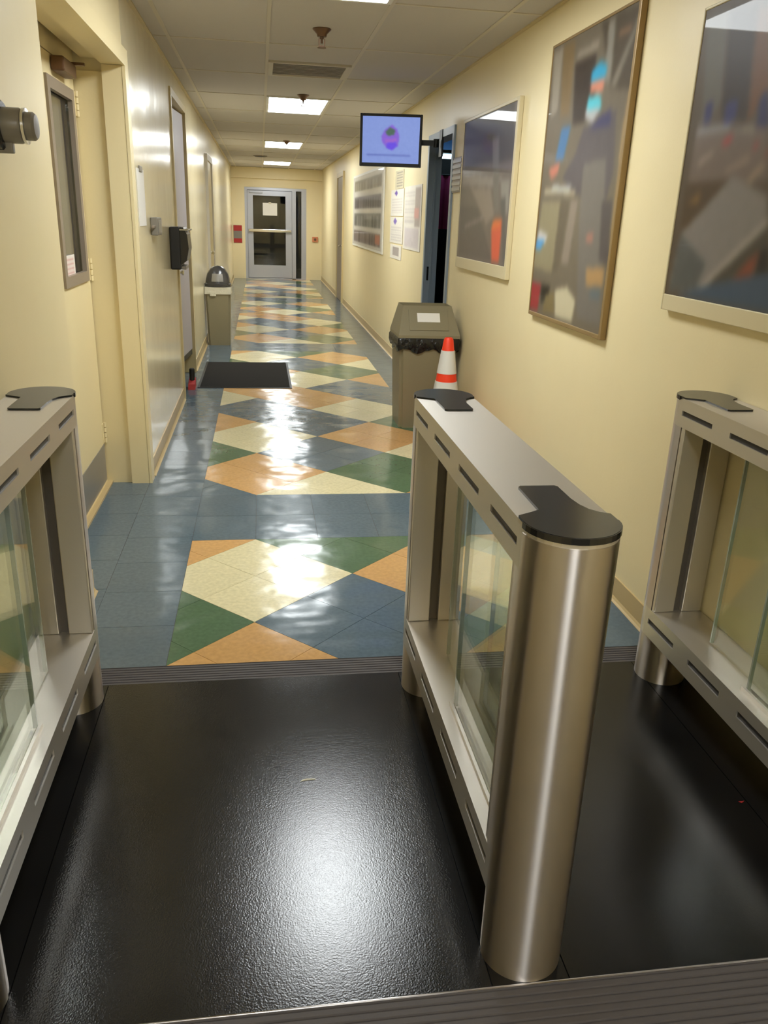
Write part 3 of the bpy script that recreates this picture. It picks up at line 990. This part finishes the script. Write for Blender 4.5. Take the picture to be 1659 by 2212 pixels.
SCREEN = [
    ([(0.33,0.43),(0.4,0.27),(0.52,0.17),(0.6,0.26),(0.65,0.42),(0.63,0.61),(0.54,0.72),(0.43,0.67),(0.35,0.55)], (125, 88, 200)),
    ([(0.4,0.32),(0.48,0.22),(0.57,0.28),(0.56,0.39),(0.44,0.41)], (65, 95, 80)),
    ([(0.4,0.48),(0.6,0.47),(0.6,0.52),(0.4,0.55)], (150, 90, 190)),
    ([(0.43,0.57),(0.58,0.54),(0.62,0.63),(0.52,0.72),(0.42,0.67)], (95, 65, 215)),
    ([(0.08,0.81),(0.84,0.81),(0.85,0.84),(0.08,0.84)], (95, 110, 180)),
]

def framed(label, yf_, yn_, zt, zb, shapes, bg, frame_m, fw, fw_bottom, nu, nv):
    t = thing('framed_photo', label, 'picture', (XR, (yf_ + yn_) / 2, (zt + zb) / 2), group='framed photos on the right wall')
    obj('backing', at(t, box(XR - 0.022, XR - 0.001, yn_, yf_, zb, zt)), M['bronze'], t)
    bm = bmesh.new()
    d = 0.028
    add_box(bm, XR - d, XR - 0.001, yf_, yf_ + fw * 0.5, zb - fw_bottom, zt + fw * 0.5, 0.003)
    add_box(bm, XR - d, XR - 0.001, yn_ - fw, yn_, zb - fw_bottom, zt + fw * 0.5, 0.003)
    add_box(bm, XR - d, XR - 0.001, yn_, yf_, zt, zt + fw * 0.5, 0.003)
    add_box(bm, XR - d, XR - 0.001, yn_, yf_, zb - fw_bottom, zb, 0.003)
    obj('frame', at(t, bm), M[frame_m], t)
    picture('photo_print', 1, 1, shapes, bg, M['gloss_print'], t, on_right(t, yf_, yn_, zt, zb, XR - 0.024), nu, nv, 7)
    return t
framed('smallest framed photo, grey with an orange figure, next to the open doorway', 6.18, 4.91, 2.15, 1.25, PRINT_ORANGE, (115, 105, 100), 'cream_frame', 0.04, 0.075, 120, 90)
framed('tall framed photo of a worker in blue hairnet and mask, between the other two', 4.36, 3.39, 2.315, 1.055, PRINT_WORKER, (105, 95, 80), 'bronze', 0.025, 0.02, 120, 150)
framed('framed photo of a grey tray and dark bins, cut by the right edge', 2.85, 1.55, 2.17, 1.278, [([(u * 0.75 / 1.30, v) for u, v in p], c) for p, c in PRINT_TRAY], (85, 72, 58), 'cream_frame', 0.02, 0.055, 160, 120)

t = thing('room_sign', 'small slatted room sign between the doorway and the smallest framed photo', 'sign', (XR, 6.40, 1.83))
obj('plate', at(t, box(XR - 0.012, XR - 0.001, 6.25, 6.54, 1.70, 1.945, 0.002)), M['taupe'], t)
for i in range(6):
    obj('slat', at(t, box(XR - 0.018, XR - 0.012, 6.26, 6.53, 1.712 + i * 0.039, 1.735 + i * 0.039)), M['kick'], t)

# poster of four dark photo rows
rows = []
random.seed(11)
for v0, v1, c in ((0.06, 0.22, (128, 120, 100)), (0.30, 0.47, (112, 104, 102)), (0.54, 0.72, (118, 116, 110)), (0.78, 0.95, (120, 106, 102))):
    rows.append(([(0.06, v0), (0.97, v0), (0.97, v1), (0.06, v1)], c))
    for i in range(11):
        u = 0.10 + 0.077 * i
        k = random.choice((-28, -14, 12, 20))
        rows.append(([(u, v0 + 0.03), (u + 0.04, v0 + 0.03), (u + 0.04, v1), (u, v1)], tuple(x + k for x in c)))
rows.append(([(0.82, 0.80), (0.95, 0.80), (0.95, 0.92), (0.82, 0.92)], (178, 112, 90)))
t = thing('wall_poster', 'long white wall poster with four rows of dark group photos', 'poster', (XR, 11.9, 1.57))
obj('frame', at(t, box(XR - 0.02, XR - 0.001, 10.2, 13.55, 1.08, 2.09, 0.004)), M['white_metal'], t)
picture('poster_print', 1, 1, rows, (206, 200, 188), M['gloss_print'], t, on_right(t, 13.5, 10.25, 2.06, 1.11, XR - 0.022), 80, 60, 1)

def sheet(label, yf_, yn_, zt, zb, shapes, bg=(226, 220, 208), name='paper_notice', cat='notice'):
    t = thing(name, label, cat, (XR, (yf_ + yn_) / 2, (zt + zb) / 2), group='papers pinned up before the doorway')
    obj('sheet', at(t, box(XR - 0.006, XR - 0.001, yn_, yf_, zb, zt)), M['paper'], t)
    picture('sheet_print', 1, 1, shapes, bg, M['print'], t, on_right(t, yf_, yn_, zt, zb, XR - 0.0065), 40, 40, 1)
def lines(u0, u1, v0, v1, n, c):
    r = []
    for i in range(n):
        v = v0 + (v1 - v0) * i / n
        r.append(([(u0, v), (u1, v), (u1, v + (v1 - v0) / n * 0.45), (u0, v + (v1 - v0) / n * 0.45)], c))
    return r
LOGO = lambda u, v, s, c: ([(u - s, v), (u, v - s * 0.9), (u + s, v), (u, v + s * 0.9)], c)
sheet('narrow grey-lined paper topmost above the purple-marked notices', 9.40, 8.86, 1.98, 1.80, lines(0.2, 0.9, 0.1, 0.95, 6, (160, 152, 136)), (206, 196, 166))
sheet('upper white notice with a small purple mark at its top', 9.66, 8.80, 1.795, 1.525, [LOGO(0.42, 0.14, 0.13, (105, 80, 160))] + lines(0.1, 0.9, 0.35, 0.95, 6, (206, 198, 190)))
sheet('middle white notice with a purple mark, below the upper one', 9.66, 8.80, 1.515, 1.245, [LOGO(0.40, 0.16, 0.15, (125, 105, 175))] + lines(0.1, 0.9, 0.38, 0.95, 6, (206, 198, 190)))
sheet('lowest small paper with a grey picture under the purple-marked notices', 9.60, 8.85, 1.225, 1.08, [([(0.25, 0.15), (0.8, 0.15), (0.8, 0.75), (0.25, 0.75)], (168, 158, 150))])
sheet('large white chart with a pink patch, nearest the doorway', 8.74, 7.80, 1.805, 1.21, lines(0.05, 0.62, 0.08, 0.6, 8, (200, 192, 184)) + [([(0.66, 0.04), (0.97, 0.04), (0.97, 0.62), (0.66, 0.62)], (176, 164, 154)), ([(0.62, 0.34), (0.88, 0.34), (0.88, 0.50), (0.62, 0.50)], (205, 158, 146)), ([(0.1, 0.66), (0.92, 0.66), (0.92, 0.95), (0.1, 0.95)], (206, 196, 194))], name='wall_chart', cat='chart')

# television on a wall arm
TVW, TVH = 0.495, 0.385
t = thing('television', 'small wall television with a lit lilac screen showing a purple oval', 'television', (1.045, 7.0, 2.083), rotz=math.radians(-12))
bm = bmesh.new()
w, h, b = TVW / 2, TVH / 2, 0.020
add_box(bm, -w, -w + b, -0.020, 0.03, -h, h, 0.003)
add_box(bm, w - b, w, -0.020, 0.03, -h, h, 0.003)
add_box(bm, -w + b, w - b, -0.020, 0.03, h - b, h, 0.003)
add_box(bm, -w + b, w - b, -0.020, 0.03, -h, -h + b * 1.3, 0.003)
obj('bezel', bm, M['black_matte'], t)
obj('casing', box(-w + 0.01, w - 0.01, 0.0, 0.06, -h + 0.01, h - 0.01, 0.012), M['black_matte'], t)
def tvp(u, v):
    return (-w + b + (TVW - 2 * b) * u, -0.014, h - b - (TVH - 2.3 * b) * v)
picture('screen', 1, 1, SCREEN, (126, 146, 208), M['screen'], t, tvp, 70, 56, 2)
bm = bmesh.new()
add_box(bm, -0.05, 0.05, 0.06, 0.085, -0.05, 0.05)
add_box(bm, 0.0, 0.36, 0.085, 0.115, -0.02, 0.02)
bk = obj('wall_arm', bm, M['black_matte'], t)
bm = box(-0.004, 0.012, -0.05, 0.05, -0.10, 0.10)
o = obj('wall_plate', bm, M['black_matte'], bk, loc=(0.40, 0.10, 0), rotz=math.radians(12))
obj('arm_joint', lathe([(0.022, -0.03), (0.022, 0.03)], 16, 'z', (0.36, 0.10, 0)), M['black_matte'], bk, smooth=True)

# things seen in the side room
t = thing('room_tube_light', 'glowing blue-white tube light inside the dark side room', 'light', (1.96, 8.9, 2.12))
obj('tube', lathe([(0.0, -0.35), (0.022, -0.35), (0.022, 0.35), (0.0, 0.35)], 14, 'x'), M['tube'], t, smooth=True)
bm = bmesh.new()
add_box(bm, -0.37, 0.37, -0.03, 0.03, 0.03, 0.06)
for s in (-1, 1):
    add_box(bm, s * 0.36 - 0.012, s * 0.36 + 0.012, -0.02, 0.02, -0.02, 0.03)
    add_box(bm, s * 0.25 - 0.004, s * 0.25 + 0.004, -0.004, 0.004, 0.06, 0.61)
obj('fixture', bm, M['grey_plastic'], t)
t = thing('hanging_banner', 'magenta banner hanging in the side room behind the doorway', 'banner', (1.955, 8.95, 1.77))
bm = bmesh.new()
n = 14
fr = [(-0.17 + 0.34 * i / n, 0.012 * math.sin(i * 1.3)) for i in range(n + 1)]
add_prism(bm, fr + [(x, y + 0.004) for x, y in reversed(fr)], -0.36, 0.17)
obj('cloth', bm, M['magenta'], t)
obj('rod', lathe([(0.009, -0.19), (0.009, 0.19)], 10, 'x', (0, 0.004, 0.175)), M['black_matte'], t, smooth=True)
bm = bmesh.new()
for s in (-1, 1):
    add_box(bm, s * 0.15 - 0.003, s * 0.15 + 0.003, 0.002, 0.006, 0.18, 0.98)
obj('cord', bm, M['black_matte'], t)

# ================================================================== bins, cone, mat
BX0, BX1, BY0, BY1 = 1.0, 1.435, 5.90, 6.30
t = thing('trash_bin', 'square khaki trash bin with black bag by the doorway', 'bin', ((BX0 + BX1) / 2, (BY0 + BY1) / 2, 0))
cx, cy = (BX0 + BX1) / 2, (BY0 + BY1) / 2
hx, hy = (BX1 - BX0) / 2, (BY1 - BY0) / 2
bm = bmesh.new()
k = 0.90
add_frustum(bm, (-hx * k, hx * k, -hy * k, hy * k), (-hx, hx, -hy, hy), 0.0, 0.66)
bmesh.ops.bevel(bm, geom=[e for e in bm.edges if abs(e.verts[0].co.z - e.verts[1].co.z) > 0.1], offset=0.025, segments=3, affect='EDGES')
obj('body', bm, M['bin'], t, smooth=True)
bm = bmesh.new()                       # bag folded over the rim with ragged lower edge
n = 64
def rect_pt(s, ex):
    s = (s % 1.0) * 4
    a, b_ = hx + ex, hy + ex
    i, f_ = int(s), s - int(s)
    return [(-a + 2 * a * f_, -b_), (a, -b_ + 2 * b_ * f_), (a - 2 * a * f_, b_), (-a, b_ - 2 * b_ * f_)][i]
random.seed(5)
rings = []
for lev in range(4):
    ring = []
    for i in range(n):
        ex = (0.006, 0.014, 0.016, 0.010)[lev] + 0.005 * math.sin(i * 2.1 + lev) * (lev > 0)
        x, y = rect_pt(i / n, ex)
        z = (0.685, 0.665, 0.62, 0.585)[lev] + (0.014 * math.sin(i * 0.9) + random.uniform(-0.008, 0.008)) * (lev == 3)
        ring.append(bm.verts.new((x, y, z)))
    rings.append(ring)
for a, b_ in zip(rings[:-1], rings[1:]):
    for i in range(n):
        bm.faces.new((a[i], a[(i + 1) % n], b_[(i + 1) % n], b_[i]))
o = obj('bin_bag', bm, M['bag'], t, smooth=False)
for p_ in o.data.polygons:
    p_.use_smooth = True
bm = bmesh.new()                       # swing-top lid: sloped hood with sunken top
e = 0.012
A, B = add_frustum(bm, (-hx - e, hx + e, -hy - e, hy + e), (-hx + 0.035, hx - 0.035, -hy + 0.13, hy - 0.05), 0.70, 0.90)
bm.faces.ensure_lookup_table()
top = [f_ for f_ in bm.faces if all(abs(v.co.z - 0.90) < 1e-4 for v in f_.verts)][0]
r_ = bmesh.ops.inset_region(bm, faces=[top], thickness=0.028)
bmesh.ops.translate(bm, verts=top.verts[:], vec=(0, 0, -0.035))
add_box(bm, -hx - e, hx + e, -hy - e, hy + e, 0.68, 0.70)
obj('lid', bm, M['bin'], t)
# front flap panel with its label, on the sloping face
sl = math.atan2(0.20, 0.142)
fl = obj('flap', box(-hx + 0.07, hx - 0.07, -0.085, 0.085, 0.0, 0.006, 0.002), M['bin'], t, loc=(0, -hy + 0.060, 0.802))
fl.rotation_euler[0] = sl
obj('sticker', box(-0.085, 0.085, -0.018, 0.056, 0.006, 0.0072), M['paper'], fl)

t = thing('dome_top_bin', 'tall narrow beige bin with dark domed lid by the left wall', 'bin', (-0.505, 10.05, 0))
bm = bmesh.new()
add_frustum(bm, (-0.125, 0.125, -0.125, 0.125), (-0.145, 0.145, -0.145, 0.145), 0, 0.66)
bmesh.ops.bevel(bm, geom=[e_ for e_ in bm.edges if abs(e_.verts[0].co.z - e_.verts[1].co.z) > 0.1], offset=0.02, segments=2, affect='EDGES')
obj('body', bm, M['bin'], t, smooth=True)
bm = bmesh.new()
add_frustum(bm, (-0.152, 0.152, -0.152, 0.152), (-0.150, 0.150, -0.150, 0.150), 0.595, 0.672)
add_box(bm, -0.09, -0.02, -0.158, -0.152, 0.575, 0.62)
obj('bin_liner', bm, M['liner'], t)
bm = bmesh.new()
add_lathe(bm, [(0.150, 0.675), (0.156, 0.680), (0.156, 0.705), (0.146, 0.712), (0.140, 0.76), (0.122, 0.82), (0.090, 0.87), (0.05, 0.90), (0.0, 0.91)], 32)
dm = obj('dome_lid', bm, M['dome'], t, smooth=True)
bm = bmesh.new()                       # push flap on the front of the dome
pts = []
for i in range(9):
    for j in range(5):
        a = -math.pi / 2 + (i - 4) * 0.12
        z = 0.735 + 0.022 * j
        r_ = 0.002 + np.interp(z, [0.712, 0.76, 0.82, 0.87], [0.147, 0.142, 0.125, 0.094])
        pts.append(bm.verts.new((r_ * math.cos(a), r_ * math.sin(a), z)))
for i in range(8):
    for j in range(4):
        bm.faces.new((pts[i * 5 + j], pts[(i + 1) * 5 + j], pts[(i + 1) * 5 + j + 1], pts[i * 5 + j + 1]))
obj('push_flap', bm, M['kick'], dm, smooth=True)

t = thing('traffic_cone', 'orange traffic cone with two white collars in front of the khaki bin', 'cone', (1.262, 5.46, 0))
bm = bmesh.new()
add_box(bm, -0.175, 0.175, -0.175, 0.175, 0, 0.03, 0.012)
obj('base', bm, M['cone_o'], t)
def cr(z):
    return 0.031 + (0.135 - 0.031) * (0.748 - z) / 0.718
prof = [(cr(0.03) + 0.015, 0.03), (cr(0.05), 0.05)] + [(cr(z), z) for z in (0.2, 0.4, 0.6, 0.735)] + [(cr(0.748) - 0.006, 0.748), (0.018, 0.748), (0.018, 0.70)]
obj('cone_body', lathe(prof, 36), M['cone_o'], t, smooth=True)
for z0, z1 in ((0.507, 0.662), (0.350, 0.452)):
    obj('white_collar', lathe([(cr(z0) + 0.0, z0), (cr(z0) + 0.003, z0), (cr(z1) + 0.003, z1), (cr(z1), z1)], 36), M['cone_w'], t, smooth=True)

t = thing('floor_mat', 'charcoal carpet floor mat lying across the tiles on the left', 'mat', (-0.155, 8.06, 0.0))
obj('carpet', box(-0.41, 0.40, -0.655, 0.655, 0.0005, 0.010, 0.003), M['mat'], t)
bm = bmesh.new()
for a in ((-0.43, -0.41, -0.675, 0.675), (0.40, 0.42, -0.675, 0.675), (-0.41, 0.40, -0.675, -0.655), (-0.41, 0.40, 0.655, 0.675)):
    add_box(bm, a[0], a[1], a[2], a[3], 0.0005, 0.006)
obj('rubber_border', bm, M['black_matte'], t)

# ================================================================== left wall
t = thing('wall_device', 'black and grey round wall-mounted device at the left picture edge', 'wall device', (XLN, 2.53, 1.70))
obj('base_plate', lathe([(0, 0.001), (0.060, 0.001), (0.064, 0.006), (0.064, 0.026), (0.058, 0.032), (0, 0.032)], 36, 'x'), M['black'], t, smooth=True)
obj('housing', lathe([(0.045, 0.032), (0.045, 0.074), (0.041, 0.080), (0.032, 0.082)], 36, 'x'), M['grey_plastic'], t, smooth=True)
obj('ring', lathe([(0.034, 0.082), (0.0455, 0.083), (0.0455, 0.090), (0.034, 0.091)], 36, 'x'), M['chrome'], t, smooth=True)
obj('front_knob', lathe([(0.036, 0.091), (0.036, 0.108), (0.030, 0.115), (0, 0.117)], 36, 'x'), M['grey_plastic'], t, smooth=True)
obj('lower_lug', box(0.004, 0.050, -0.012, 0.012, -0.070, -0.040, 0.004), M['grey_plastic'], t)

t = thing('wall_paper_sheet', 'white sheet of paper on the left wall just past the cream doors', 'notice', (XL, 5.02, 1.56))
obj('sheet', box(0.0008, 0.004, -0.14, 0.14, -0.15, 0.15), M['paper'], t)
obj('top_clip', box(0.0008, 0.010, -0.05, 0.05, 0.135, 0.165, 0.002), M['grey_plastic'], t)
t = thing('door_notice', 'white notice with red print on the cream door window', 'notice', (X1 + 0.002, 4.18, 1.215))
obj('sheet', box(-0.012, -0.010, -0.13, 0.15, -0.065, 0.065), M['paper'], t)
def dn(u, v):
    return (-0.0095, -0.13 + 0.28 * u, 0.065 - 0.13 * v)
picture('sheet_print', 1, 1, lines(0.1, 0.9, 0.12, 0.9, 5, (205, 150, 140)), (232, 224, 214), M['print'], t, dn, 30, 20, 1)

t = thing('card_reader', 'small grey box with a lever on the left wall before the black dispenser', 'wall device', (XL, 5.42, 1.40))
obj('housing', box(0.0008, 0.045, -0.06, 0.14, -0.05, 0.055, 0.006), M['grey_plastic'], t)
obj('lever', box(0.018, 0.032, -0.16, -0.06, -0.006, 0.010, 0.004), M['taupe'], t)
obj('face_plate', box(0.045, 0.048, -0.04, 0.12, -0.035, 0.04, 0.001), M['kick'], t)

t = thing('paper_dispenser', 'black wall dispenser with a chrome top bar on the left wall', 'dispenser', (XL, 6.55, 1.235))
obj('housing', box(0.0008, 0.075, -0.15, 0.15, -0.15, 0.15, 0.010), M['black_matte'], t)
bm = bmesh.new()
prof = [(0.075, -0.115), (0.118, -0.085), (0.136, 0.0), (0.128, 0.10), (0.100, 0.148), (0.075, 0.150)]
for y in (-0.14, 0.14):
    pass
a = [bm.verts.new((x, -0.14, z)) for x, z in prof]
b_ = [bm.verts.new((x, 0.14, z)) for x, z in prof]
for i in range(len(prof)):
    j = (i + 1) % len(prof)
    bm.faces.new((a[i], a[j], b_[j], b_[i]))
bm.faces.new(a); bm.faces.new(b_)
obj('curved_cover', bm, M['black'], t)
obj('chrome_bar', box(0.070, 0.142, -0.145, 0.145, 0.126, 0.138, 0.004), M['chrome'], t)
obj('drip_tray', box(0.075, 0.110, -0.12, 0.12, -0.150, -0.125, 0.004), M['grey_plastic'], t)

t = thing('door_stop', 'red floor door stop with a black post under the grey door', 'door stop', (-0.630, 7.38, 0))
bm = bmesh.new()
a = [bm.verts.new(p) for p in ((-0.03, -0.09, 0), (0.03, -0.09, 0), (0.03, 0.07, 0), (-0.03, 0.07, 0))]
b_ = [bm.verts.new(p) for p in ((-0.03, -0.06, 0.045), (0.03, -0.06, 0.045), (0.03, 0.07, 0.085), (-0.03, 0.07, 0.085))]
for i in range(4):
    bm.faces.new((a[i], a[(i + 1) % 4], b_[(i + 1) % 4], b_[i]))
bm.faces.new(b_); bm.faces.new(a)
obj('wedge', bm, M['red'], t)
obj('post', lathe([(0.024, 0.06), (0.024, 0.165), (0.018, 0.172), (0, 0.172)], 18, 'z', (0, 0.03, 0)), M['black_matte'], t, smooth=True)

# ================================================================== end wall
t = thing('window_paper', 'white paper taped inside the far glass door', 'notice', (0.235, YD + 0.038, 1.60))
obj('sheet', box(-0.17, 0.17, -0.004, -0.001, -0.14, 0.14), M['paper'], t)
obj('tape', box(-0.03, 0.03, -0.005, -0.004, 0.12, 0.16), M['liner'], t)
t = thing('red_sign', 'red and grey sign on the end wall left of the glass door', 'sign', (-0.535, YEND, 1.02))
obj('plate', box(-0.10, 0.10, -0.014, -0.001, -0.20, 0.20, 0.002), M['grey_plastic'], t)
obj('top_band', box(-0.098, 0.098, -0.017, -0.014, 0.07, 0.195), M['red'], t)
obj('bottom_band', box(-0.098, 0.098, -0.017, -0.014, -0.195, -0.10), M['red'], t)
t = thing('call_button', 'small orange-brown wall box on the end wall right of the glass door', 'wall device', (1.31, YEND, 0.95))
obj('housing', box(-0.07, 0.07, -0.035, -0.001, -0.06, 0.06, 0.006), M['amber'], t)
obj('button', lathe([(0.03, -0.035), (0.028, -0.047), (0, -0.049)], 18, 'y'), M['brown'], t, smooth=True)

# ================================================================== litter on the black platform
def scrap(label, x, y, m, pts):
    t = thing('paper_scrap', label, 'litter', (x, y, ZP))
    bm = bmesh.new()
    a = [bm.verts.new((px, py, 0.0006 + pz)) for px, py, pz in pts]
    b = [bm.verts.new((px, py, 0.0002)) for px, py, pz in pts]
    n = len(pts)
    bm.faces.new(a)
    bm.faces.new(list(reversed(b)))
    for i in range(n):
        bm.faces.new((a[i], a[(i + 1) % n], b[(i + 1) % n], b[i]))
    obj('scrap', bm, M[m], t)
scrap('thin pale paper scrap on the black floor between the left and middle gates', 0.107, 1.877, 'liner',
      [(-0.022, -0.004, 0), (-0.004, -0.001, 0.002), (0.022, 0.001, 0.001), (0.020, 0.004, 0.001), (-0.002, 0.003, 0.003), (-0.012, 0.004, 0.001)])
scrap('tiny red scrap on the black floor near the right gate', 1.300, 1.665, 'red',
      [(-0.008, 0.003, 0), (-0.002, -0.004, 0.001), (0.009, 0.002, 0.002), (0.001, 0.001, 0.001)])
